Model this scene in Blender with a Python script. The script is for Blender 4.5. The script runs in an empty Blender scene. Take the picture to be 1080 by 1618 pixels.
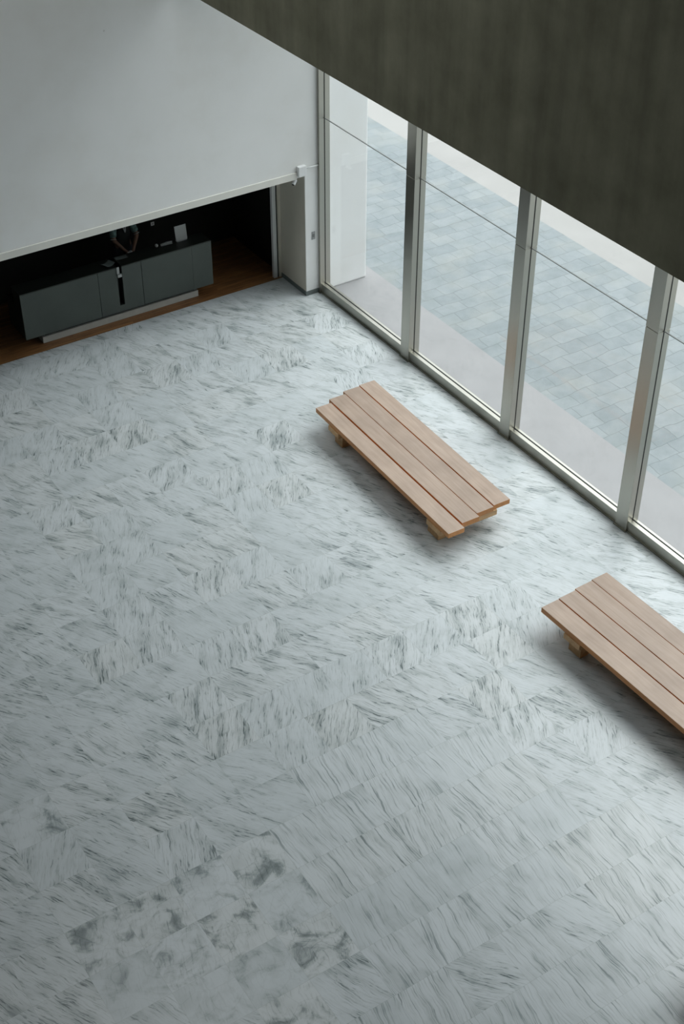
import bpy, bmesh, math, random
from mathutils import Vector, Matrix
random.seed(11)
C = bpy.context.scene.collection
SC = bpy.context.scene
R = math.radians

# ------------------------------------------------------------------ camera
cam_data = bpy.data.cameras.new('camera')
cam = bpy.data.objects.new('camera', cam_data)
C.objects.link(cam)
yaw, pit, rol = R(33.09), R(38.378), R(-0.132)
fw = Vector((math.sin(yaw)*math.cos(pit), math.cos(yaw)*math.cos(pit), -math.sin(pit)))
r0 = Vector((math.cos(yaw), -math.sin(yaw), 0))
d0 = fw.cross(r0)
rt = r0*math.cos(rol)+d0*math.sin(rol)
dn = d0*math.cos(rol)-r0*math.sin(rol)
m = Matrix((( rt.x, -dn.x, -fw.x, -11.907), (rt.y, -dn.y, -fw.y, -19.059), (rt.z, -dn.z, -fw.z, 12.693), (0, 0, 0, 1)))
cam.matrix_world = m
cam_data.sensor_fit = 'HORIZONTAL'
cam_data.sensor_width = 36
cam_data.lens = 2218.144/1080*36
cam_data.clip_end = 300
SC.camera = cam

# ------------------------------------------------------------------ light and exposure
SKY = 2.8
world = bpy.data.worlds.new('overcast_sky')
SC.world = world
world.use_nodes = True
wt = world.node_tree
bg = wt.nodes['Background']
bg.inputs['Strength'].default_value = SKY
wgeo = wt.nodes.new('ShaderNodeTexCoord')
wsep = wt.nodes.new('ShaderNodeSeparateXYZ')
wt.links.new(wgeo.outputs['Generated'], wsep.inputs[0])
wramp = wt.nodes.new('ShaderNodeValToRGB')          # overcast sky: dim towards the horizon, brightest overhead
for el, (p_, c_) in zip([wramp.color_ramp.elements[0], wramp.color_ramp.elements[1], wramp.color_ramp.elements.new(.25)],
                        [(0.0, (.14, .15, .155, 1)), (.8, (1.0, 1.05, 1.10, 1)), (.32, (.36, .385, .405, 1))]):
    el.position = p_
    el.color = c_
wt.links.new(wsep.outputs[2], wramp.inputs[0])
wt.links.new(wramp.outputs[0], bg.inputs['Color'])
glow = bpy.data.lights.new('bright_cloud', 'SUN')    # the veiled sun, a broad soft patch of cloud on the window side
glow.energy = 2.0
glow.angle = R(50)
glow.color = (.97, .99, 1.0)
glow_obj = bpy.data.objects.new('bright_cloud', glow)
C.objects.link(glow_obj)
glow_obj.rotation_euler = Vector((-.56, -.04, -.83)).to_track_quat('-Z', 'Y').to_euler()
fill_light = bpy.data.lights.new('skylight_fill', 'AREA')  # added fill lamp for an assumed, unseen roof light; brightens the high white wall
fill_light.shape = 'RECTANGLE'
fill_light.size, fill_light.size_y = 9, 4
fill_light.energy = 400
fill_light.color = (0.95, 1.0, 1.0)
fill_obj = bpy.data.objects.new('skylight_fill', fill_light)
fill_obj.location = (-8.0, -3.6, 15.6)
C.objects.link(fill_obj)
SC.view_settings.view_transform = 'Standard'
SC.view_settings.look = 'None'
SC.view_settings.gamma = 1
SC.view_settings.use_curve_mapping = False
SC.view_settings.exposure = 0.33

# ------------------------------------------------------------------ materials
def new_mat(name):
    mt = bpy.data.materials.new(name)
    mt.use_nodes = True
    nt = mt.node_tree
    return mt, nt, nt.nodes['Principled BSDF']

def nd(nt, t, **kw):
    n = nt.nodes.new(t)
    for k, v in kw.items():
        setattr(n, k, v)
    return n

def ramp(nt, stops, interp='LINEAR'):
    n = nt.nodes.new('ShaderNodeValToRGB')
    n.color_ramp.interpolation = interp
    e = n.color_ramp.elements
    while len(e) < len(stops):
        e.new(0.5)
    for el, (p, c) in zip(e, stops):
        el.position = p
        el.color = c if len(c) == 4 else (*c, 1)
    return n

def mathn(nt, op, a, b=None, clamp=False):
    n = nt.nodes.new('ShaderNodeMath')
    n.operation = op
    n.use_clamp = clamp
    for i, v in enumerate((a, b)):
        if v is None:
            continue
        if isinstance(v, (int, float)):
            n.inputs[i].default_value = v
        else:
            nt.links.new(v, n.inputs[i])
    return n.outputs[0]

def mixc(nt, f, a, b, mode='MIX'):
    n = nt.nodes.new('ShaderNodeMix')
    n.data_type = 'RGBA'
    n.blend_type = mode
    for s, v in ((n.inputs[0], f), (n.inputs[6], a), (n.inputs[7], b)):
        if isinstance(v, (int, float)):
            s.default_value = v
        elif isinstance(v, tuple):
            s.default_value = (*v, 1) if len(v) == 3 else v
        else:
            nt.links.new(v, s)
    return n.outputs[2]

def plain(name, col, rough=0.6, metal=0.0, var=0.06, scale=8.0, spec=0.5, bump=0.0, stretch=(1, 1, 1)):
    mt, nt, b = new_mat(name)
    tc = nd(nt, 'ShaderNodeTexCoord')
    mp = nd(nt, 'ShaderNodeMapping')
    mp.inputs['Scale'].default_value = stretch
    nt.links.new(tc.outputs['Object'], mp.inputs['Vector'])
    no = nd(nt, 'ShaderNodeTexNoise')
    no.inputs['Scale'].default_value = scale
    no.inputs['Detail'].default_value = 5
    nt.links.new(mp.outputs[0], no.inputs['Vector'])
    lo = tuple(c*(1-var) for c in col)
    hi = tuple(min(1, c*(1+var)) for c in col)
    rp = ramp(nt, [(0.3, lo), (0.7, hi)])
    nt.links.new(no.outputs['Fac'], rp.inputs[0])
    nt.links.new(rp.outputs[0], b.inputs['Base Color'])
    b.inputs['Roughness'].default_value = rough
    b.inputs['Metallic'].default_value = metal
    b.inputs['Specular IOR Level'].default_value = spec
    if bump:
        bp = nd(nt, 'ShaderNodeBump')
        bp.inputs['Strength'].default_value = bump
        bp.inputs['Distance'].default_value = 0.01
        nt.links.new(no.outputs['Fac'], bp.inputs['Height'])
        nt.links.new(bp.outputs[0], b.inputs['Normal'])
    return mt

def marble_material():
    mt, nt, b = new_mat('marble_tiles')
    L = nt.links.new
    tc = nd(nt, 'ShaderNodeTexCoord')
    at = nd(nt, 'ShaderNodeAttribute', attribute_name='tile')       # x angle, y seed, z kind
    sp = nd(nt, 'ShaderNodeSeparateXYZ')
    L(at.outputs['Vector'], sp.inputs[0])
    ang, seed, kind = sp.outputs
    warp = nd(nt, 'ShaderNodeTexNoise')
    warp.inputs['Scale'].default_value = 3.2
    warp.inputs['Detail'].default_value = 3
    L(tc.outputs['Object'], warp.inputs['Vector'])
    sub = nd(nt, 'ShaderNodeVectorMath', operation='SUBTRACT')
    L(warp.outputs['Color'], sub.inputs[0]); sub.inputs[1].default_value = (.5, .5, .5)
    scl = nd(nt, 'ShaderNodeVectorMath', operation='SCALE')
    L(sub.outputs[0], scl.inputs[0]); scl.inputs['Scale'].default_value = 0.09
    add = nd(nt, 'ShaderNodeVectorMath', operation='ADD')
    L(tc.outputs['Object'], add.inputs[0]); L(scl.outputs[0], add.inputs[1])
    off = nd(nt, 'ShaderNodeCombineXYZ')
    L(mathn(nt, 'MULTIPLY', seed, 37.0), off.inputs[0]); L(mathn(nt, 'MULTIPLY', seed, 91.0), off.inputs[1])
    add2 = nd(nt, 'ShaderNodeVectorMath', operation='ADD')
    L(add.outputs[0], add2.inputs[0]); L(off.outputs[0], add2.inputs[1])
    rot = nd(nt, 'ShaderNodeVectorRotate', rotation_type='Z_AXIS')
    L(add2.outputs[0], rot.inputs['Vector']); L(mathn(nt, 'MULTIPLY', ang, -1.0), rot.inputs['Angle'])

    def streak(sx, sy, detail, rough, dist=0.0):
        mp = nd(nt, 'ShaderNodeMapping')
        mp.inputs['Scale'].default_value = (sx, sy, 1)
        L(rot.outputs[0], mp.inputs['Vector'])
        n = nd(nt, 'ShaderNodeTexNoise')
        n.inputs['Scale'].default_value = 1
        n.inputs['Detail'].default_value = detail
        n.inputs['Roughness'].default_value = rough
        n.inputs['Distortion'].default_value = dist
        L(mp.outputs[0], n.inputs['Vector'])
        return n.outputs['Fac']
    dash = streak(5.5, 44, 5, 0.62, 0.3)
    fine = streak(2.6, 60, 4, 0.6, 0.1)
    broad = streak(1.5, 7, 3, 0.55, 0.5)
    thick = streak(1.0, 30, 5, 0.64, 0.1)
    def mask(v, lo, hi):
        n = nd(nt, 'ShaderNodeMapRange', interpolation_type='SMOOTHSTEP')
        L(v, n.inputs[0]); n.inputs[1].default_value = lo; n.inputs[2].default_value = hi
        return n.outputs[0]
    # blotches of the broken-up kind
    bl = nd(nt, 'ShaderNodeTexNoise')
    bl.inputs['Scale'].default_value = 3.4; bl.inputs['Detail'].default_value = 7; bl.inputs['Roughness'].default_value = .62
    bl.inputs['Distortion'].default_value = .6
    L(add2.outputs[0], bl.inputs['Vector'])
    cr = nd(nt, 'ShaderNodeTexVoronoi', feature='DISTANCE_TO_EDGE')
    cr.inputs['Scale'].default_value = 3.6
    L(add2.outputs[0], cr.inputs['Vector'])
    d1 = mask(dash, .52, .70)
    f1 = mask(fine, .50, .72)
    b1 = mask(broad, .42, .70)
    t1 = mask(thick, .52, .68)
    # streaked tiles
    vs = mathn(nt, 'ADD', mathn(nt, 'MULTIPLY', mathn(nt, 'MULTIPLY', d1, mathn(nt, 'ADD', b1, .45)), .66), mathn(nt, 'ADD', mathn(nt, 'MULTIPLY', f1, .34), mathn(nt, 'MULTIPLY', b1, .26)))
    # lined tiles (kind 1)
    vl = mathn(nt, 'ADD', mathn(nt, 'MULTIPLY', t1, .44), mathn(nt, 'ADD', mathn(nt, 'MULTIPLY', f1, .34), mathn(nt, 'MULTIPLY', b1, .16)))
    # blotched tiles (kind 2)
    crk = nd(nt, 'ShaderNodeMapRange')
    L(cr.outputs['Distance'], crk.inputs[0]); crk.inputs[1].default_value = 0; crk.inputs[2].default_value = .02
    crk.inputs[3].default_value = .13; crk.inputs[4].default_value = 0
    vb = mathn(nt, 'ADD', mathn(nt, 'MULTIPLY', mask(bl.outputs['Fac'], .42, .76), .62), mathn(nt, 'ADD', crk.outputs[0], mathn(nt, 'MULTIPLY', d1, .2)))
    k1 = mathn(nt, 'COMPARE', kind, 1.0); nt.nodes[-1].inputs[2].default_value = .4
    k2 = mathn(nt, 'COMPARE', kind, 2.0); nt.nodes[-1].inputs[2].default_value = .4
    mf = nd(nt, 'ShaderNodeMix'); L(k1, mf.inputs[0]); L(vs, mf.inputs[2]); L(vl, mf.inputs[3])
    mf2 = nd(nt, 'ShaderNodeMix'); L(k2, mf2.inputs[0]); L(mf.outputs[0], mf2.inputs[2]); L(vb, mf2.inputs[3])
    vein = mf2.outputs[0]
    # the amount of veining differs from tile to tile
    wn = nd(nt, 'ShaderNodeTexWhiteNoise', noise_dimensions='1D')
    L(mathn(nt, 'MULTIPLY', seed, 513.7), wn.inputs['W'])
    amt = mathn(nt, 'ADD', mathn(nt, 'MULTIPLY', wn.outputs['Value'], .7), .72)
    cl = nd(nt, 'ShaderNodeTexNoise')
    cl.inputs['Scale'].default_value = 2.4; cl.inputs['Detail'].default_value = 4
    L(add2.outputs[0], cl.inputs['Vector'])
    vein = mathn(nt, 'ADD', mathn(nt, 'MULTIPLY', vein, amt), mathn(nt, 'MULTIPLY', mask(cl.outputs['Fac'], .45, .75), .22), True)
    col = ramp(nt, [(0, (.55, .585, .605)), (.25, (.455, .49, .50)), (.55, (.255, .292, .30)), (1, (.10, .128, .13))])
    L(vein, col.inputs[0])
    # tile tone
    tone = ramp(nt, [(0, (.93, .94, .94)), (.6, (1, 1, 1)), (1, (1, .99, .975))])
    L(wn.outputs['Value'], tone.inputs[0])
    c2 = mixc(nt, 1.0, col.outputs[0], tone.outputs[0], 'MULTIPLY')
    # thin joints
    P = nd(nt, 'ShaderNodeSeparateXYZ'); L(tc.outputs['Object'], P.inputs[0])
    def joint(v, o):
        fr = mathn(nt, 'FRACT', mathn(nt, 'DIVIDE', mathn(nt, 'SUBTRACT', v, o), .626))
        ed = mathn(nt, 'MINIMUM', fr, mathn(nt, 'SUBTRACT', 1.0, fr))
        return mathn(nt, 'LESS_THAN', ed, .0035)
    jm = mathn(nt, 'MAXIMUM', joint(P.outputs[0], -.132), joint(P.outputs[1], -.032))
    c3 = mixc(nt, mathn(nt, 'MULTIPLY', jm, .45), c2, (.33, .36, .35))
    L(c3, b.inputs['Base Color'])
    b.inputs['Roughness'].default_value = .3
    b.inputs['Specular IOR Level'].default_value = .45
    return mt

def wood_material(name, c1, c2, c3, scale=(2.2, 22, 22), rough=.45, edge=None):
    mt, nt, b = new_mat(name)
    L = nt.links.new
    tc = nd(nt, 'ShaderNodeTexCoord')
    oi = nd(nt, 'ShaderNodeObjectInfo')
    add = nd(nt, 'ShaderNodeVectorMath', operation='ADD')
    sc_ = nd(nt, 'ShaderNodeVectorMath', operation='SCALE')
    L(oi.outputs['Location'], sc_.inputs[0]); sc_.inputs['Scale'].default_value = 3.7
    L(tc.outputs['Object'], add.inputs[0]); L(sc_.outputs[0], add.inputs[1])
    mp = nd(nt, 'ShaderNodeMapping'); mp.inputs['Scale'].default_value = scale
    L(add.outputs[0], mp.inputs['Vector'])
    n1 = nd(nt, 'ShaderNodeTexNoise'); n1.inputs['Scale'].default_value = 1.0; n1.inputs['Detail'].default_value = 6
    n1.inputs['Distortion'].default_value = .8
    L(mp.outputs[0], n1.inputs['Vector'])
    rp = ramp(nt, [(.28, c1), (.5, c2), (.72, c3)])
    L(n1.outputs['Fac'], rp.inputs[0])
    n2 = nd(nt, 'ShaderNodeTexNoise'); n2.inputs['Scale'].default_value = 2.2; n2.inputs['Detail'].default_value = 3
    L(add.outputs[0], n2.inputs['Vector'])
    r2 = ramp(nt, [(.3, (.88, .86, .85)), (.7, (1.06, 1.04, 1.03))])
    L(n2.outputs['Fac'], r2.inputs[0])
    c = mixc(nt, 1.0, rp.outputs[0], r2.outputs[0], 'MULTIPLY')
    rv = mathn(nt, 'ADD', mathn(nt, 'MULTIPLY', oi.outputs['Random'], .16), .92)
    cm = nd(nt, 'ShaderNodeVectorMath', operation='SCALE'); L(c, cm.inputs[0]); L(rv, cm.inputs['Scale'])
    out = cm.outputs[0]
    if edge:       # sawn sides are more orange; their colour is also lifted to replace missing light
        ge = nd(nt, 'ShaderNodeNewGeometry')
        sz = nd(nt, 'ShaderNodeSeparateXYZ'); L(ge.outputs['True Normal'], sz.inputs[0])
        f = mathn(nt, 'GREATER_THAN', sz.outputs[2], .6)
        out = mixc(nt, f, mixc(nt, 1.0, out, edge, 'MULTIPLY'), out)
    L(out, b.inputs['Base Color'])
    b.inputs['Roughness'].default_value = rough
    bp = nd(nt, 'ShaderNodeBump'); bp.inputs['Strength'].default_value = .12; bp.inputs['Distance'].default_value = .004
    L(n1.outputs['Fac'], bp.inputs['Height']); L(bp.outputs[0], b.inputs['Normal'])
    return mt

def plank_floor_material():
    mt, nt, b = new_mat('brown_wood_floor')
    L = nt.links.new
    tc = nd(nt, 'ShaderNodeTexCoord')
    br = nd(nt, 'ShaderNodeTexBrick')
    br.offset = .37
    br.inputs['Scale'].default_value = 1
    br.inputs['Brick Width'].default_value = 1.1
    br.inputs['Row Height'].default_value = .075
    br.inputs['Mortar Size'].default_value = .0015
    br.inputs['Color1'].default_value = (.20, .095, .038, 1)
    br.inputs['Color2'].default_value = (.31, .16, .068, 1)
    br.inputs['Mortar'].default_value = (.03, .02, .012, 1)
    L(tc.outputs['Object'], br.inputs['Vector'])
    mp = nd(nt, 'ShaderNodeMapping'); mp.inputs['Scale'].default_value = (3, 40, 1)
    L(tc.outputs['Object'], mp.inputs['Vector'])
    n = nd(nt, 'ShaderNodeTexNoise'); n.inputs['Scale'].default_value = 1; n.inputs['Detail'].default_value = 5
    L(mp.outputs[0], n.inputs['Vector'])
    rp = ramp(nt, [(.3, (.55, .5, .45)), (.7, (1.3, 1.25, 1.2))])
    L(n.outputs['Fac'], rp.inputs[0])
    L(mixc(nt, 1.0, br.outputs['Color'], rp.outputs[0], 'MULTIPLY'), b.inputs['Base Color'])
    b.inputs['Roughness'].default_value = .35
    return mt

def slate_material():
    mt, nt, b = new_mat('slate_paving')
    L = nt.links.new
    tc = nd(nt, 'ShaderNodeTexCoord')
    rot = nd(nt, 'ShaderNodeMapping'); rot.inputs['Rotation'].default_value = (0, 0, 0)
    L(tc.outputs['Object'], rot.inputs['Vector'])
    br = nd(nt, 'ShaderNodeTexBrick')
    br.offset = .42; br.squash = 1.35; br.squash_frequency = 3
    br.inputs['Scale'].default_value = 1
    br.inputs['Brick Width'].default_value = .42
    br.inputs['Row Height'].default_value = .31
    br.inputs['Mortar Size'].default_value = .006
    br.inputs['Mortar Smooth'].default_value = .4
    br.inputs['Bias'].default_value = -.1
    br.inputs['Color1'].default_value = (.166, .192, .204, 1)
    br.inputs['Color2'].default_value = (.202, .227, .238, 1)
    br.inputs['Mortar'].default_value = (.10, .118, .122, 1)
    wp = nd(nt, 'ShaderNodeTexNoise'); wp.inputs['Scale'].default_value = 1.7; wp.inputs['Detail'].default_value = 3
    L(tc.outputs['Object'], wp.inputs['Vector'])
    ws = nd(nt, 'ShaderNodeVectorMath', operation='MULTIPLY_ADD')
    L(wp.outputs['Color'], ws.inputs[0]); ws.inputs[1].default_value = (.16, .16, 0); L(rot.outputs[0], ws.inputs[2])
    L(ws.outputs[0], br.inputs['Vector'])
    n = nd(nt, 'ShaderNodeTexNoise'); n.inputs['Scale'].default_value = 3.0; n.inputs['Detail'].default_value = 6; n.inputs['Roughness'].default_value = .65
    L(tc.outputs['Object'], n.inputs['Vector'])
    rp = ramp(nt, [(.3, (.82, .85, .84)), (.55, (1, 1, 1)), (.75, (1.12, 1.1, 1.06))])
    L(n.outputs['Fac'], rp.inputs[0])
    n2 = nd(nt, 'ShaderNodeTexNoise'); n2.inputs['Scale'].default_value = 1.1; n2.inputs['Detail'].default_value = 2
    L(tc.outputs['Object'], n2.inputs['Vector'])
    rp2 = ramp(nt, [(.5, (0, 0, 0)), (.8, (.5, .5, .5))])
    L(n2.outputs['Fac'], rp2.inputs[0])
    c = mixc(nt, 1.0, br.outputs['Color'], rp.outputs[0], 'MULTIPLY')
    c = mixc(nt, rp2.outputs[0], c, (.24, .245, .225))
    L(c, b.inputs['Base Color'])
    b.inputs['Roughness'].default_value = .6
    return mt

def concrete_material():
    mt, nt, b = new_mat('dark_board_marked_concrete')
    L = nt.links.new
    tc = nd(nt, 'ShaderNodeTexCoord')
    mp = nd(nt, 'ShaderNodeMapping'); mp.inputs['Scale'].default_value = (3.5, 3.5, .25)
    L(tc.outputs['Object'], mp.inputs['Vector'])
    n = nd(nt, 'ShaderNodeTexNoise'); n.inputs['Scale'].default_value = 1; n.inputs['Detail'].default_value = 4
    L(mp.outputs[0], n.inputs['Vector'])
    n2 = nd(nt, 'ShaderNodeTexNoise'); n2.inputs['Scale'].default_value = 1.6; n2.inputs['Detail'].default_value = 7; n2.inputs['Roughness'].default_value = .6
    L(tc.outputs['Object'], n2.inputs['Vector'])
    r1 = ramp(nt, [(.3, (.8, .8, .8)), (.7, (1.15, 1.15, 1.15))]); L(n.outputs['Fac'], r1.inputs[0])
    r2 = ramp(nt, [(.3, BEAM_LO), (.7, BEAM_HI)]); L(n2.outputs['Fac'], r2.inputs[0])
    L(mixc(nt, 1.0, r2.outputs[0], r1.outputs[0], 'MULTIPLY'), b.inputs['Base Color'])
    b.inputs['Roughness'].default_value = .85
    b.inputs['Specular IOR Level'].default_value = .2
    return mt

def wall_material():
    mt, nt, b = new_mat('white_painted_plaster')
    L = nt.links.new
    tc = nd(nt, 'ShaderNodeTexCoord')
    n = nd(nt, 'ShaderNodeTexNoise'); n.inputs['Scale'].default_value = .55; n.inputs['Detail'].default_value = 7; n.inputs['Roughness'].default_value = .6
    L(tc.outputs['Object'], n.inputs['Vector'])
    rp = ramp(nt, [(.3, (.76, .76, .74)), (.5, (.81, .82, .815)), (.7, (.84, .85, .85))]); L(n.outputs['Fac'], rp.inputs[0])
    # a few small scuffs
    v = nd(nt, 'ShaderNodeTexVoronoi'); v.inputs['Scale'].default_value = 2.3; v.inputs['Randomness'].default_value = 1
    L(tc.outputs['Object'], v.inputs['Vector'])
    n2 = nd(nt, 'ShaderNodeTexNoise'); n2.inputs['Scale'].default_value = 1.4; n2.inputs['Detail'].default_value = 2
    L(tc.outputs['Object'], n2.inputs['Vector'])
    spot = mathn(nt, 'MULTIPLY', mathn(nt, 'LESS_THAN', v.outputs['Distance'], .035), mathn(nt, 'GREATER_THAN', n2.outputs['Fac'], .5))
    c = mixc(nt, mathn(nt, 'MULTIPLY', spot, .5), rp.outputs[0], (.5, .5, .47))
    L(c, b.inputs['Base Color'])
    b.inputs['Roughness'].default_value = .75
    b.inputs['Specular IOR Level'].default_value = .3
    bp = nd(nt, 'ShaderNodeBump'); bp.inputs['Strength'].default_value = .15; bp.inputs['Distance'].default_value = .02
    L(n.outputs['Fac'], bp.inputs['Height']); L(bp.outputs[0], b.inputs['Normal'])
    return mt

def glass_material():
    mt = bpy.data.materials.new('clear_window_glass')
    mt.use_nodes = True
    nt = mt.node_tree
    nt.nodes.clear()
    out = nd(nt, 'ShaderNodeOutputMaterial')
    tr = nd(nt, 'ShaderNodeBsdfTransparent'); tr.inputs[0].default_value = (.955, .975, .97, 1)
    gl = nd(nt, 'ShaderNodeBsdfGlossy'); gl.inputs['Roughness'].default_value = .01
    fr = nd(nt, 'ShaderNodeFresnel'); fr.inputs['IOR'].default_value = 1.35
    ge = nd(nt, 'ShaderNodeNewGeometry')
    io = mathn(nt, 'ADD', mathn(nt, 'MULTIPLY', ge.outputs['Backfacing'], 1/1.3-1.3), 1.3)
    nt.links.new(io, fr.inputs['IOR'])
    mx = nd(nt, 'ShaderNodeMixShader')
    nt.links.new(fr.outputs[0], mx.inputs[0]); nt.links.new(tr.outputs[0], mx.inputs[1]); nt.links.new(gl.outputs[0], mx.inputs[2])
    nt.links.new(mx.outputs[0], out.inputs[0])
    return mt

BEAM_LO, BEAM_HI = (.135, .13, .09), (.205, .197, .142)
M = dict(
    marble=marble_material(), wall=wall_material(), slate=slate_material(), glass=glass_material(),
    beam=concrete_material(), plankfloor=plank_floor_material(),
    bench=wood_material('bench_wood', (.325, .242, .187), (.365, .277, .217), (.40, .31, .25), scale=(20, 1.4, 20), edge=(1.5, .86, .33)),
    block=wood_material('bench_block_wood', (.50, .29, .13), (.60, .37, .175), (.68, .44, .22), scale=(2, 18, 18)),
    steel=plain('brushed_steel', (.47, .46, .41), .33, 1.0, .05, 3, stretch=(1, 1, .1)),
    trim=plain('steel_trim', (.26, .26, .22), .45, 1.0, .06, 5),
    joint=plain('grey_glazing_joint', (.16, .165, .16), .4),
    gasket=plain('black_gasket', (.012, .014, .013), .6),
    pave=plain('pale_concrete_strip', (.25, .247, .252), .8, var=.05, scale=1.5),
    pave2=plain('pale_concrete_terrace', (.27, .267, .26), .8, var=.05, scale=.8),
    base=plain('grey_green_skirting', (.135, .16, .155), .5),
    jamb=plain('beige_painted_jamb', (.64, .60, .51), .6, var=.04, scale=2),
    fascia=plain('warm_white_fascia', (.74, .73, .68), .7, var=.03, scale=3),
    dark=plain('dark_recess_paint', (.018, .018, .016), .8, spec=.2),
    far=plain('dim_low_bounce_wall', (.14, .14, .13), .8, var=.03, scale=1),  # unseen walls and ceiling, darkened to cut bounce light on the floor
    ceil=plain('white_ceiling_paint', (.7, .7, .69), .8, var=.03, scale=1),
    desk=plain('grey_green_desk_panel', (.064, .077, .068), .5, var=.07, scale=2.5),
    desktop=plain('black_green_counter_top', (.012, .015, .012), .5, var=.1),
    plinth=plain('pale_grey_plinth', (.50, .50, .46), .6),
    white=plain('white_plastic', (.78, .79, .79), .45, var=.02),
    grey=plain('grey_plastic', (.30, .31, .31), .5),
    lens=plain('black_lens', (.01, .01, .01), .15),
    sheet=plain('pale_grey_sheet', (.36, .37, .36), .5, var=.03),
    paper=plain('grey_green_paper', (.13, .155, .15), .7),
    skin=plain('person_skin', (.20, .115, .08), .5, var=.05, scale=20),
    hair=plain('dark_hair', (.02, .015, .012), .5),
    shirt=plain('teal_patterned_shirt', (.12, .20, .185), .8, var=.6, scale=22),
    vest=plain('dark_vest', (.014, .017, .016), .85),
    trousers=plain('dark_trousers', (.02, .022, .028), .85),
    shoe=plain('black_shoe', (.015, .014, .013), .4),
)

# ------------------------------------------------------------------ mesh helpers
class MB:
    def __init__(s):
        s.bm = bmesh.new()
    def box(s, x0, x1, y0, y1, z0, z1, bev=0.0):
        t = bmesh.new()
        v = [t.verts.new((x, y, z)) for x in (x0, x1) for y in (y0, y1) for z in (z0, z1)]
        for f in ((0, 1, 3, 2), (4, 6, 7, 5), (0, 4, 5, 1), (2, 3, 7, 6), (0, 2, 6, 4), (1, 5, 7, 3)):
            t.faces.new([v[i] for i in f])
        if bev:
            bmesh.ops.bevel(t, geom=t.edges[:], offset=bev, segments=2, affect='EDGES', profile=.6)
        s.add(t)
        return s
    def prism(s, poly, axis, a, b, bev=0.0):
        t = bmesh.new()
        def P(u, v, w):
            return {'x': (w, u, v), 'y': (u, w, v), 'z': (u, v, w)}[axis]
        A = [t.verts.new(P(u, v, a)) for u, v in poly]
        B = [t.verts.new(P(u, v, b)) for u, v in poly]
        t.faces.new(A); t.faces.new(B[::-1])
        n = len(poly)
        for i in range(n):
            t.faces.new((A[i], B[i], B[(i+1) % n], A[(i+1) % n]))
        if bev:
            bmesh.ops.bevel(t, geom=t.edges[:], offset=bev, segments=2, affect='EDGES', profile=.6)
        s.add(t)
        return s
    def tube(s, p0, p1, r0, r1=None, seg=20, cap=True):
        r1 = r0 if r1 is None else r1
        p0, p1 = Vector(p0), Vector(p1)
        d = p1-p0
        t = bmesh.new()
        bmesh.ops.create_cone(t, cap_ends=cap, segments=seg, radius1=r0, radius2=r1, depth=d.length)
        q = Vector((0, 0, 1)).rotation_difference(d.normalized())
        bmesh.ops.transform(t, matrix=Matrix.Translation((p0+p1)/2) @ q.to_matrix().to_4x4(), verts=t.verts[:])
        s.add(t)
        return s
    def ball(s, c, r, sx=1, sy=1, sz=1):
        t = bmesh.new()
        bmesh.ops.create_uvsphere(t, u_segments=24, v_segments=16, radius=r)
        bmesh.ops.transform(t, matrix=Matrix.Translation(c) @ Matrix.Diagonal((sx, sy, sz, 1)), verts=t.verts[:])
        s.add(t)
        return s
    def add(s, t):
        me = bpy.data.meshes.new('tmp')
        bmesh.ops.recalc_face_normals(t, faces=t.faces[:])
        t.to_mesh(me); t.free()
        s.bm.from_mesh(me)
        bpy.data.meshes.remove(me)
    def build(s, name, mat, parent=None, loc=None, smooth=False):
        me = bpy.data.meshes.new(name)
        s.bm.to_mesh(me); s.bm.free()
        me.materials.append(mat)
        if smooth:
            for p in me.polygons:
                p.use_smooth = True
        o = bpy.data.objects.new(name, me)
        C.objects.link(o)
        if loc:
            o.location = loc
        if parent:
            o.parent = parent
        return o

def tag(o, label=None, cat=None, group=None, kind=None):
    for k, v in (('label', label), ('category', cat), ('group', group), ('kind', kind)):
        if v:
            o[k] = v
    return o

def struct(o, label=None, cat=None):
    return tag(o, label, cat, kind='structure')

def empty(name, loc=(0, 0, 0), rz=0):
    o = bpy.data.objects.new(name, None)
    o.empty_display_size = .2
    o.location = loc
    o.rotation_euler = (0, 0, rz)
    C.objects.link(o)
    return o

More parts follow.
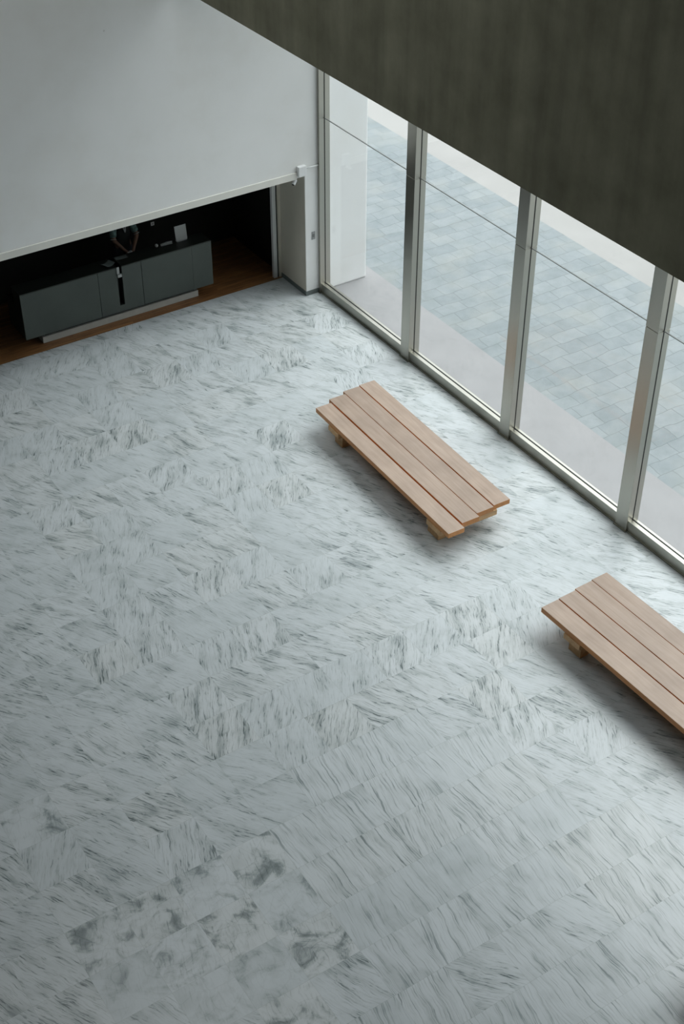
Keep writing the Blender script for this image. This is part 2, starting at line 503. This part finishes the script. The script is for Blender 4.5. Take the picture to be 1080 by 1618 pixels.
# ------------------------------------------------------------------ the marble floor
TILES = [
    (0, 0, 0, 0, 0, 0, 1, 0, 0, 0, 0, 0, 0, 0, 0, 0, 1, 0, 1, 0, 0, 1, 0, 0, 0, 0),
    (0, 0, 0, 0, 0, 0, 0, 1, 1, 1, 0, 0, 0, 0, 0, 0, 0, 0, 1, 1, 1, 0, 0, 1, 0, 0),
    (0, 0, 0, 0, 1, 0, 0, 1, 0, 0, 1, 0, 0, 0, 1, 0, 0, 0, 0, 1, 0, 0, 0, 0, 1, 0),
    (0, 1, 0, 0, 0, 1, 1, 0, 1, 0, 0, 0, 0, 0, 1, 0, 1, 0, 0, 0, 1, 1, 0, 0, 0, 0),
    (0, 0, 0, 1, 1, 0, 0, 0, 1, 0, 1, 1, 1, 0, 0, 1, 0, 0, 0, 0, 1, 0, 1, 1, 0, 0),
    (0, 1, 0, 0, 0, 0, 0, 0, 1, 1, 1, 0, 0, 0, 1, 0, 0, 0, 0, 0, 1, 1, 0, 1, 0, 0),
    (0, 0, 1, 0, 0, 0, 0, 0, 0, 0, 0, 0, 0, 0, 0, 0, 0, 0, 1, 0, 1, 0, 0, 0, 0, 0),
    (0, 0, 0, 0, 0, 1, 0, 0, 1, 0, 0, 1, 0, 0, 0, 0, 0, 1, 1, 0, 0, 1, 0, 1, 0, 0),
    (0, 0, 0, 0, 0, 0, 1, 1, 0, 0, 1, 0, 0, 0, 0, 0, 1, 0, 0, 0, 1, 0, 1, 0, 0, 0),
    (0, 0, 0, 0, 0, 0, 1, 1, 0, 0, 1, 1, 0, 0, 1, 1, 1, 0, 1, 0, 0, 0, 1, 0, 1, 1),
    (0, 0, 0, 0, 0, 0, 0, 0, 0, 0, 0, 1, 0, 0, 0, 1, 1, 0, 1, 0, 0, 1, 0, 0, 0, 0),
    (0, 0, 0, 0, 0, 0, 0, 0, 1, 1, 0, 1, 0, 0, 0, 0, 0, 0, 0, 1, 1, 1, 0, 0, 0, 0),
    (0, 0, 0, 0, 0, 0, 0, 1, 0, 0, 0, 1, 1, 0, 0, 0, 0, 0, 0, 0, 0, 0, 0, 1, 0, 0),
    (0, 0, 0, 0, 0, 0, 0, 0, 0, 1, 1, 0, 0, 0, 0, 0, 0, 0, 0, 0, 0, 0, 0, 0, 1, 1),
    (0, 0, 0, 0, 0, 0, 0, 0, 0, 0, 0, 1, 0, 0, 0, 0, 0, 0, 1, 1, 0, 1, 0, 1, 1, 0),
    (0, 0, 0, 0, 1, 1, 1, 1, 1, 1, 1, 1, 0, 0, 0, 3, 0, 1, 0, 0, 0, 0, 1, 1, 1, 1),
    (0, 0, 0, 0, 1, 1, 0, 0, 0, 1, 1, 0, 0, 0, 0, 1, 0, 1, 0, 1, 0, 0, 0, 0, 0, 1),
    (0, 0, 0, 0, 0, 0, 1, 0, 2, 2, 2, 0, 0, 1, 0, 0, 0, 0, 0, 0, 0, 1, 1, 0, 1, 0),
    (0, 0, 0, 0, 0, 0, 1, 2, 2, 2, 2, 2, 3, 3, 3, 3, 0, 0, 0, 1, 0, 0, 0, 0, 0, 1),
    (1, 0, 0, 0, 0, 1, 0, 2, 2, 2, 2, 2, 3, 3, 3, 3, 0, 0, 1, 0, 0, 0, 1, 0, 0, 0),
    (0, 1, 0, 0, 0, 0, 0, 2, 2, 2, 2, 2, 3, 3, 3, 0, 0, 0, 0, 1, 0, 1, 1, 0, 0, 0),
    (0, 1, 0, 1, 0, 0, 2, 2, 2, 2, 2, 2, 0, 3, 0, 0, 0, 0, 0, 1, 0, 1, 0, 1, 0, 0),
    (1, 0, 1, 1, 0, 0, 2, 2, 0, 2, 0, 2, 2, 0, 0, 0, 0, 0, 1, 0, 0, 0, 0, 0, 0, 0),
    (1, 0, 0, 0, 0, 0, 2, 2, 2, 2, 2, 2, 0, 0, 0, 0, 0, 0, 1, 0, 1, 0, 0, 0, 0, 1),
    (0, 0, 0, 1, 0, 1, 0, 0, 2, 2, 1, 0, 1, 0, 1, 0, 1, 0, 0, 0, 0, 0, 0, 1, 1, 0),
    (0, 0, 0, 1, 0, 0, 1, 1, 2, 0, 0, 0, 0, 0, 1, 0, 0, 0, 0, 1, 1, 1, 0, 0, 1, 0),
    (0, 0, 0, 0, 0, 1, 0, 1, 0, 0, 0, 0, 0, 0, 0, 0, 0, 1, 0, 0, 0, 0, 1, 1, 1, 0),
    (0, 1, 0, 0, 0, 0, 0, 1, 0, 1, 0, 1, 0, 1, 0, 0, 1, 0, 0, 0, 1, 0, 1, 1, 0, 1),
    (0, 0, 1, 0, 0, 1, 0, 0, 0, 0, 0, 0, 0, 0, 0, 0, 1, 0, 0, 0, 1, 0, 0, 1, 1, 0),
    (0, 0, 0, 1, 0, 0, 1, 0, 0, 0, 0, 0, 0, 0, 0, 1, 0, 0, 1, 0, 1, 0, 0, 0, 1, 1),
    (0, 1, 0, 1, 0, 0, 0, 0, 1, 0, 0, 0, 0, 0, 0, 0, 0, 1, 0, 0, 0, 0, 1, 1, 1, 0),
    (0, 0, 0, 0, 0, 0, 0, 1, 0, 0, 1, 0, 0, 0, 0, 0, 0, 0, 0, 1, 1, 0, 1, 0, 0, 1),
    (1, 0, 1, 1, 0, 0, 0, 0, 0, 0, 0, 0, 0, 0, 1, 0, 0, 0, 0, 1, 0, 1, 0, 0, 1, 0),
    (0, 0, 0, 1, 0, 0, 0, 0, 1, 0, 0, 1, 0, 0, 0, 0, 0, 0, 0, 0, 1, 1, 0, 0, 0, 0),
    (0, 1, 0, 1, 0, 0, 0, 0, 0, 0, 0, 0, 0, 0, 0, 0, 0, 1, 0, 0, 0, 0, 1, 0, 1, 1),
    (0, 0, 0, 1, 0, 0, 1, 1, 1, 1, 0, 0, 0, 0, 1, 0, 1, 0, 1, 0, 1, 0, 1, 1, 1, 0),
    (0, 1, 1, 1, 1, 0, 1, 0, 0, 0, 1, 0, 1, 1, 0, 0, 0, 0, 0, 0, 0, 1, 1, 1, 0, 0),
    (0, 0, 1, 0, 0, 0, 0, 1, 0, 0, 1, 1, 1, 1, 1, 0, 0, 1, 0, 0, 0, 0, 1, 0, 0, 0),
    (1, 0, 0, 0, 1, 1, 0, 1, 1, 0, 0, 0, 0, 1, 1, 1, 1, 0, 0, 0, 0, 0, 0, 0, 1, 0),
]
PITCH = .626
def floor_mesh():
    bm = bmesh.new()
    lay = bm.faces.layers.float_vector.new('tile')
    rnd = random.Random(3)
    for jj, row in enumerate(TILES):
        j = jj-2
        for ii, t in enumerate(row):
            i = ii-1
            x1 = min(-.132-PITCH*i, .05); x0 = -.132-PITCH*(i+1)
            y1 = min(-.032-PITCH*j, .81); y0 = -.032-PITCH*(j+1)
            if y1 <= y0:
                continue
            f = bm.faces.new([bm.verts.new(p) for p in ((x0, y0, 0), (x1, y0, 0), (x1, y1, 0), (x0, y1, 0))])
            a = (-60, -119, -94, -100)[t] + rnd.uniform(-9, 9)
            f[lay] = Vector((R(a), rnd.random(), (0, 0, 1, 2)[t]))
    # solid slab below
    bmesh.ops.remove_doubles(bm, verts=bm.verts[:], dist=1e-5)
    r = bmesh.ops.extrude_face_region(bm, geom=bm.faces[:])
    vs = [g for g in r['geom'] if isinstance(g, bmesh.types.BMVert)]
    bmesh.ops.translate(bm, verts=vs, vec=(0, 0, 0))
    top = set(f for f in r['geom'] if isinstance(f, bmesh.types.BMFace))
    for v in bm.verts:
        if v not in vs:
            v.co.z -= .05
    me = bpy.data.meshes.new('floor')
    bmesh.ops.recalc_face_normals(bm, faces=bm.faces[:])
    bm.to_mesh(me); bm.free()
    me.materials.append(M['marble'])
    o = bpy.data.objects.new('floor', me)
    C.objects.link(o)
    return o
struct(floor_mesh(), 'polished grey-veined white marble tile floor of the hall', 'floor')
struct(MB().box(-10.5, -.2, .81, 2.8, -.05, 0).build('wood_floor', M['plankfloor']), 'brown strip wood floor under the reception desk', 'floor')

# ------------------------------------------------------------------ walls
near_end = -2.816-2.7*5
XC = -.262           # corner of the opening
HZ = 2.318           # underside of the header
struct(MB().box(-15.6, 0, 0, .87, HZ, 16.0).build('wall_back', M['wall']), 'tall white wall above the dark reception opening', 'wall')
struct(MB().box(XC, 0, 0, .87, 0, HZ, .004).build('wall_jamb', M['wall']), 'white end pier between the opening and the glass', 'wall')
struct(MB().box(-15.6, -9.5, 0, .87, 0, HZ).build('wall_back_lower', M['wall']))
struct(MB().box(.215, 1.03, 0.0, .87, 0, 16.0, .03).build('wall_outside', M['wall']), 'white wall end outside, behind the first pane', 'wall')
struct(MB().box(-15.9, -15.6, -23.2, .87, 0, 16.0).build('wall_left', M['far']))
struct(MB().box(-15.9, 0, -23.5, -23.2, 0, 16.0).build('wall_front', M['far']))
struct(MB().box(-15.9, 0.3, -23.5, .87, 16.0, 16.3).build('ceiling', M['far']))
struct(MB().box(-2.2, .25, -23.2, 0, 8.6, 8.8).build('ceiling_over_windows', M['ceil']))
struct(MB().prism([(-2.607, 0), (-2.527, -23.2), (-2.2, -23.2), (-2.2, 0)], 'z', 6.0, 16.0, .012).build('wall_upper', M['beam']),
       'dark concrete upper wall hanging over the windows', 'wall')
struct(MB().box(-.02, .26, -23.2, near_end, 0, 16.0).build('wall_right_light_block', M['far']))  # unseen wall added to keep window light off the near left floor
# reception recess
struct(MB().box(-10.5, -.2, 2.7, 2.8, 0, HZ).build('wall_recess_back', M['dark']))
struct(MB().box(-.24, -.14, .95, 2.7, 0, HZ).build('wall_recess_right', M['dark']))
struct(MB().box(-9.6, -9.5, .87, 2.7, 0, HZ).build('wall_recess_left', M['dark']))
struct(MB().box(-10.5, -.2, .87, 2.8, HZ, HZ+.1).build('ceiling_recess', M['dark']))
# fascia along the header, skirting, door edge
struct(MB().box(-9.5, -.425, -.022, 0, HZ-.012, HZ+.11, .004).build('trim_1', M['fascia']), 'white fascia strip along the opening header', 'trim')
bb = MB(); bb.prism([(XC-.012, -.012), (0, -.012), (0, 0), (XC, 0), (XC, .86), (XC-.012, .86)], 'z', 0, .085)
struct(bb.build('baseboard_right', M['base']), 'grey-green skirting round the white end pier', 'baseboard')
dr = MB().box(-.425, -.352, .86, .93, 0, HZ, .004).build('door_1', M['white'])
struct(dr, 'white door edge at the right of the opening', 'door')
struct(MB().box(-.318, -.262, .852, .90, 0, HZ, .004).build('trim_2', M['jamb']), 'beige door stop strip', 'trim')
struct(MB().box(XC-.005, XC, .012, .852, .085, HZ, .001).build('trim_4', M['jamb']), 'beige side panel of the white end pier', 'trim')
struct(MB().box(-.352, -.318, .885, .93, 0, HZ).build('trim_3', M['gasket']))

# ------------------------------------------------------------------ outside ground
def ground(name, x0, x1, mat, label):
    return struct(MB().box(x0, x1, -45, 40, -.06, 0).build(name, mat), label, 'paving')
ground('pavement', .16, 1.271, M['pave'], 'pale concrete strip outside along the glass')
ground('slate_paving', 1.271, 5.18, M['slate'], 'blue-grey slate paving outside')
ground('terrace', 5.18, 45, M['pave2'], 'bright pale terrace beyond the slate')

# ------------------------------------------------------------------ the window wall
GX = .108; JZ = 3.29; TOP = 8.6; POST = .23
near = [-2.816-2.7*k for k in range(6)]
def two(mb, x0, x1, y0, y1, z0=0):
    mb.box(x0, x1, y0, y1, z0, JZ-.004, .003)
    mb.box(x0, x1, y0, y1, JZ+.004, TOP, .003)
    mb.box(x0+.006, x1-.006, y0+.006, y1-.006, JZ-.004, JZ+.004)
for k in range(6):
    yf = -.055 if k == 0 else near[k-1]        # far side of the pane: wall frame or previous post
    yn = near[k]+POST                           # near side: this post
    w = empty('window_%d' % (k+1), (0, near[k], 0))
    oy = near[k]
    struct(w, ['glass bay beside the white wall', 'second glass bay from the white wall', 'third glass bay from the white wall',
               'glass bay at the right edge of the photo'][k] if k < 4 else None, 'window' if k < 4 else None)
    def at(mb, name, mat, smooth=False):
        o = mb.build(name, mat, w)
        o.location = (0, -oy, 0)
        return o
    post = MB(); two(post, 0, .100, near[k], near[k]+POST); two(post, .116, .214, near[k], near[k]+POST)
    at(post, 'post', M['steel'])
    g = MB().box(.0995, .1165, near[k]-.003, near[k]+POST+.003, .02, TOP)
    if k == 0:
        wp = MB(); two(wp, 0, .100, -.055, 0); two(wp, .116, .214, -.055, 0)
        at(wp, 'wall_post', M['steel'])
        g.box(.0995, .1165, -.058, 0, .02, TOP)
    g.box(.0995, .1165, yn, yf, .17, .187)
    at(g, 'gasket', M['gasket'])
    rail = MB().box(.027, .1, yn, yf, .018, .18, .004).box(.116, .2, yn, yf, 0, .14, .004)
    at(rail, 'sill_rail', M['steel'])
    bt = MB().box(.006, .05, yn, yf, 0, .022, .003).box(-.022, .03, near[k]-.014, near[k]+POST+.014, 0, .018, .003)
    if k == 0:
        bt.box(-.022, .03, -.07, 0, 0, .018, .003)
    at(bt, 'base_trim', M['trim'])
    at(MB().box(GX-.006, GX+.006, yn, yf, .16, JZ-.005), 'glass_pane', M['glass'])
    at(MB().box(GX-.006, GX+.006, yn, yf, JZ+.005, TOP), 'glass_pane', M['glass'])
    at(MB().box(GX-.009, GX+.009, yn, yf, JZ-.005, JZ+.005, .001), 'joint_strip', M['joint'])

# ------------------------------------------------------------------ benches
def bench(loc, rz, planks, bars, label, length=3.62, shade=None):
    """local frame: x across (0 = room side), -y along the bench, planks start at y = -offset"""
    root = empty('bench', loc, rz)
    tag(root, label, 'bench', 'low plank benches by the windows')
    for (x0, x1, off) in planks:
        mb = MB().box(x0, x1, -length/2, length/2, -.04, .04, .005)
        mb.build('seat_plank', M['bench'], root, ((0, -off-length/2, .38)))
    for (y0, y1) in bars:
        MB().box(-.015, .965, y1, y0, .252, .34, .006).build('cross_beam', M['block'], root)
        la, lb = (y1+.07, y0-.005) if y0 > -1.5 else (y1+.2, y0+.12)
        MB().box(.10, .255, la, lb, 0, .252, .006).build('leg', M['block'], root)
    MB().box(.70, .86, bars[1][0]+.35, bars[0][1]-.3, 0, .339, .006).build('support_light_block', M['block'], root)  # hidden block, added to shut window light out from under the planks
    return root
bench((-2.369, -3.669, 0), R(-1.75),
      [(0, .272, 0), (.300, .594, -.10), (.603, .898, -.175), (.916, 1.200, -.20)], [(-.405, -.70), (-3.10, -3.445)],
      'wooden plank bench in the middle with staggered plank ends')
bench((-2.359, -9.150, 0), R(1.15),
      [(0, .286, 0), (.302, .592, -.008), (.604, .900, -.032), (.908, 1.178, -.045)], [(-.465, -.765), (-3.0, -3.3)],
      'wooden plank bench cut off by the right edge of the photo')
bench((-4.49, -14.12, 0), R(.6),
      [(0, .286, 0), (.302, .592, -.02), (.604, .900, -.01), (.908, 1.178, -.03)], [(-.465, -.765), (-3.0, -3.3)],
      'wooden plank bench past the lower right corner, only its shadow showing')

# ------------------------------------------------------------------ reception desk
desk = empty('reception_desk', (-3.44, 1.05, 0))
tag(desk, 'long dark grey reception desk on a pale plinth in the dark opening', 'desk')
def dpart(mb, name, mat, parent=desk, smooth=False):
    o = mb.build(name, mat, parent, smooth=smooth)
    o.location = (3.44, -1.05, 0)
    return o
X0, X1, DZ0, DZ1, DY = -5.243, -1.644, .225, 1.088, .94
G = .004
dpart(MB().box(X0, -3.834-G, DY, DY+.03, DZ0, DZ1-.02, .002), 'front_panel', M['desk'])
dpart(MB().prism([(-3.834+G, DZ0), (-3.018-G, DZ0), (-3.018-G, DZ1-.02), (-3.385, DZ1-.02), (-3.385, .345), (-3.482, .345), (-3.482, DZ1-.02), (-3.834+G, DZ1-.02)], 'y', DY, DY+.03, .0015), 'front_panel', M['desk'])
dpart(MB().box(-3.018+G, -2.034-G*.3, DY, DY+.03, DZ0, DZ1-.02, .002), 'front_panel', M['desk'])
dpart(MB().box(-2.034+G*.3, X1, DY, DY+.03, DZ0, DZ1-.02, .002), 'front_panel', M['desk'])
dpart(MB().box(X0, -3.482, DY, 1.30, DZ1-.02, DZ1, .002), 'counter_top', M['desktop'])
dpart(MB().box(-3.385, X1, DY, 1.30, DZ1-.02, DZ1, .002), 'counter_top', M['desktop'])
cb = MB().box(X0+.005, -3.482, DY+.03, 1.28, DZ0+.005, DZ1-.02).box(-3.385, X1-.005, DY+.03, 1.28, DZ0+.005, DZ1-.02)
cb.box(-3.482, -3.385, DY+.03, 1.28, DZ0+.005, .345).box(-3.482, -3.385, 1.12, 1.28, .345, DZ1-.1)
dpart(cb, 'carcass', M['desktop'])
dpart(MB().box(X0+.005, X1-.005, 1.28, 1.66, .74, .77), 'worktop', M['desktop'])
dpart(MB().box(-4.913, -1.906, 1.05, 1.55, 0, .118, .003), 'plinth', M['plinth'])
dpart(MB().box(-4.85, -1.97, 1.09, 1.5, .118, DZ0+.006), 'support', M['gasket'])
for xe in (X0+.01, X1-.05):
    dpart(MB().box(xe, xe+.04, 1.28, 1.64, DZ0, .74), 'end_panel', M['desktop'])

# things on the desk
h = empty('sheet_holder', (-2.078, 1.2, DZ1))
tag(h, 'white upright sheet holder at the right end of the desk', 'sheet holder')
p = MB().box(-.112, .112, -.004, .004, 0, .27, .002).build('sheet', M['sheet'], h); p.rotation_euler = (R(-8), 0, 0); p.location = (0, .012, .008)
MB().box(-.10, .10, -.01, .075, 0, .008, .002).build('foot', M['grey'], h)
tag(MB().ball((0, 0, .03), .03).build('ball', M['sheet'], None, (-2.565, 1.225, DZ1), True), 'small pale ball on the desk between the person and the sheet holder', 'ball')
st = empty('stapler', (-2.377, 1.217, DZ1), R(-4))
tag(st, 'flat grey stapler lying on the desk beside the pale ball', 'stapler')
MB().box(-.108, .108, -.018, .018, 0, .014, .004).build('base', M['grey'], st)
MB().prism([(-.105, .016), (.10, .028), (.108, .045), (.02, .05), (-.105, .03)], 'y', -.014, .014, .003).build('arm', M['grey'], st)
def sheet(name, loc, rz, w, d, label, cat, mat, curl=.02):
    bm = bmesh.new()
    n = 8
    vs = [[bm.verts.new((w*(a/n-.5), d*(b-.5), curl*(abs(2*a/n-1)**2))) for b in (0, 1)] for a in range(n+1)]
    for a in range(n):
        bm.faces.new((vs[a][0], vs[a+1][0], vs[a+1][1], vs[a][1]))
    r = bmesh.ops.extrude_face_region(bm, geom=bm.faces[:])
    for g in r['geom']:
        if isinstance(g, bmesh.types.BMVert):
            g.co.z += .004
    bmesh.ops.recalc_face_normals(bm, faces=bm.faces[:])
    mb = MB(); mb.bm.free(); mb.bm = bm
    o = tag(mb.build(name, mat, None, loc), label, cat)
    o.rotation_euler = (0, 0, rz)
    return o
sheet('brochure', (-3.56, 1.10, DZ1), R(22), .20, .15, 'grey-green folded paper lying left of the slot in the desk', 'paper', M['paper'], .03)
sheet('note_pad', (-3.26, 1.21, DZ1), R(-3), .22, .10, 'thin grey pad on the desk in front of the person', 'notepad', M['paper'], .004)
ch = empty('card_holder', (-3.455, DY, .90))
tag(ch, 'small white card holder hanging at the top of the slot in the desk', 'card holder')
MB().box(-.03, .018, -.018, 0, 0.06, .19, .004).build('card', M['sheet'], ch)
MB().box(-.025, .05, -.035, -.0, 0, .058, .006).build('tray', M['sheet'], ch)
sw = empty('wall_socket', (-1.93, 2.7, .74))
tag(sw, 'small pale wall socket on the dark wall behind the desk', 'socket')
MB().box(-.035, .035, -.012, 0, -.035, .035, .004).build('plate', M['white'], sw)
MB().tube((0, -.0135, 0), (0, -.011, 0), .016).build('insert', M['grey'], sw)

# ------------------------------------------------------------------ fittings on the white pier
jb = empty('junction_box', (-.345, 0, 2.445))
tag(jb, 'white junction box with a thin conduit at the top right corner of the opening', 'junction box')
MB().box(-.075, .075, -.075, 0, -.09, .09, .006).build('box', M['white'], jb)
MB().tube((.075, -.02, .02), (.34, -.02, .02), .011).build('conduit', M['white'], jb, smooth=True)
sc_ = empty('security_camera', (-.445, .045, HZ))
tag(sc_, 'small white security camera under the right end of the header', 'security camera')
MB().tube((0, 0, 0), (0, 0, -.055), .02, .016).build('mount', M['white'], sc_, smooth=False)
d = Vector((-.62, -.35, -.6)).normalized()
c0 = Vector((.012, .0, -.062))
MB().tube(c0-d*.02, c0+d*.075, .036, .03).build('housing', M['white'], sc_)
MB().tube(c0+d*.072, c0+d*.08, .026).build('lens', M['lens'], sc_)
so = empty('wall_switch', (-.105, 0, 1.16))
tag(so, 'grey switch plate on the white pier beside the glass', 'switch')
MB().box(-.035, .035, -.01, 0, -.075, .075, .003).build('plate', M['grey'], so)
MB().box(-.018, .018, -.014, -.009, -.03, .03, .002).build('rocker', plain('dark_grey_plastic', (.16, .165, .165), .5), so)

# ------------------------------------------------------------------ the person behind the desk
def skin_obj(name, verts, edges, mat, parent, root=0, levels=2):
    me = bpy.data.meshes.new(name)
    me.from_pydata([v[:3] for v in verts], edges, [])
    me.materials.append(mat)
    o = bpy.data.objects.new(name, me)
    C.objects.link(o)
    md = o.modifiers.new('skin', 'SKIN')
    md.use_smooth_shade = True
    if not me.skin_vertices:
        bpy.context.view_layer.objects.active = o
    for i, v in enumerate(verts):
        s = me.skin_vertices[0].data[i]
        s.radius = v[3] if isinstance(v[3], tuple) else (v[3], v[3])
        s.use_root = (i == root)
    ss = o.modifiers.new('subdivision', 'SUBSURF')
    ss.levels = ss.render_levels = levels
    o.parent = parent
    return o
PX, PY = -2.89, 1.93
per = empty('person', (PX, PY, 0))
tag(per, 'person in a dark vest and teal short sleeves standing behind the desk, hands together', 'person')
V, E = [], []
def v(x, y, z, r, link=None):
    V.append((x, y, z, r)); i = len(V)-1
    if link is not None:
        E.append((link, i))
    return i
pel = v(0, .02, .94, (.15, .11))
wai = v(0, .0, 1.10, (.135, .10), pel)
che = v(0, -.02, 1.28, (.155, .11), wai)
ncb = v(0, -.02, 1.43, (.075, .07), che)
nk = v(0, -.03, 1.50, .055, ncb)
hd = v(0, -.06, 1.585, (.075, .09), nk)
ht = v(0, -.055, 1.665, (.075, .09), hd)
v(0, -.05, 1.72, (.05, .06), ht)
v(0, -.165, 1.60, .014, hd)                       # nose
for s in (-1, 1):
    v(s*.088, -.04, 1.605, .014, hd)              # ears
    hip = v(s*.09, .02, .88, .09, pel)
    kn = v(s*.10, .0, .50, .06, hip)
    an = v(s*.105, .03, .09, .042, kn)
    v(s*.11, -.10, .04, .032, an)
hands = []
for s in (-1, 1):
    sh = v(s*.165, -.02, 1.40, .058, che)
    el = v(s*.225, -.14, 1.12, .043, sh)
    hx = -.05 + s*.035
    wr = v(hx + s*.03, -.40, .985, .026, el)
    pa = v(hx, -.455, .965, (.03, .018), wr)
    for q in range(4):
        kx = hx - s*.012 + (q-1.5)*.019
        ln = (.030, .036, .034, .026)[q]
        a1 = v(kx, -.50, .957-.002*q, .0095, pa)
        a2 = v(kx - s*.004, -.50-ln, .945, .0085, a1)
        v(kx - s*.01, -.50-ln*1.5, .925, .0075, a2)
    tb = v(hx - s*.035, -.455, .978, .0105, wr)
    v(hx - s*.04, -.49, .985, .009, tb)
skin_obj('body', V, E, M['skin'], per)
# clothes
V, E = [], []
a0 = v(0, .02, .80, (.17, .13)); a = v(0, .02, .92, (.168, .128), a0); b_ = v(0, .0, 1.10, (.155, .118), a); c_ = v(0, -.02, 1.28, (.172, .128), b_); v(0, -.015, 1.41, (.10, .08), c_)
skin_obj('vest', V, E, M['vest'], per)
for s in (-1, 1):
    V, E = [], []
    a = v(s*.14, -.02, 1.41, .074); b_ = v(s*.19, -.06, 1.27, .070, a); v(s*.222, -.125, 1.15, .066, b_)
    slv = skin_obj('sleeve', V, E, M['shirt'], per)
    V, E = [], []
    a = v(s*.2215, -.128, 1.148, .068); v(s*.2265, -.14, 1.125, .068, a)
    cu = skin_obj('cuff', V, E, M['sheet'], slv)
    V, E = [], []
    a = v(s*.085, .02, .96, .115); b_ = v(s*.10, .0, .50, .078, a); v(s*.105, .03, .10, .06, b_)
    skin_obj('trouser_leg', V, E, M['trousers'], per)
    MB().box(s*.108-.045, s*.108+.045, -.19, .09, 0, .075, .028).build('shoe', M['shoe'], per, smooth=True)
V, E = [], []
a = v(-.03, -.125, 1.36, .014); b_ = v(0, -.155, 1.22, .012, a); v(.03, -.125, 1.36, .014, b_)
skin_obj('lanyard', V, E, M['grey'], per)
hm = MB().ball((0, -.035, 1.665), .10, .92, 1.08, .85)
hm.build('hair', M['hair'], per, smooth=True)
for s in (-1, 1):
    MB().ball((s*.032, -.142, 1.615), .011).build('eye', M['lens'], per, smooth=True)
ph = empty('phone', (PX-.06, 1.50, .985))
tag(ph, 'small pale phone held in the hands of the person', 'phone')
MB().box(-.055, .03, -.03, .03, 0, .012, .003).build('case', M['white'], ph)
MB().box(-.05, .025, -.026, .026, .0118, .0128).build('screen', M['grey'], ph)
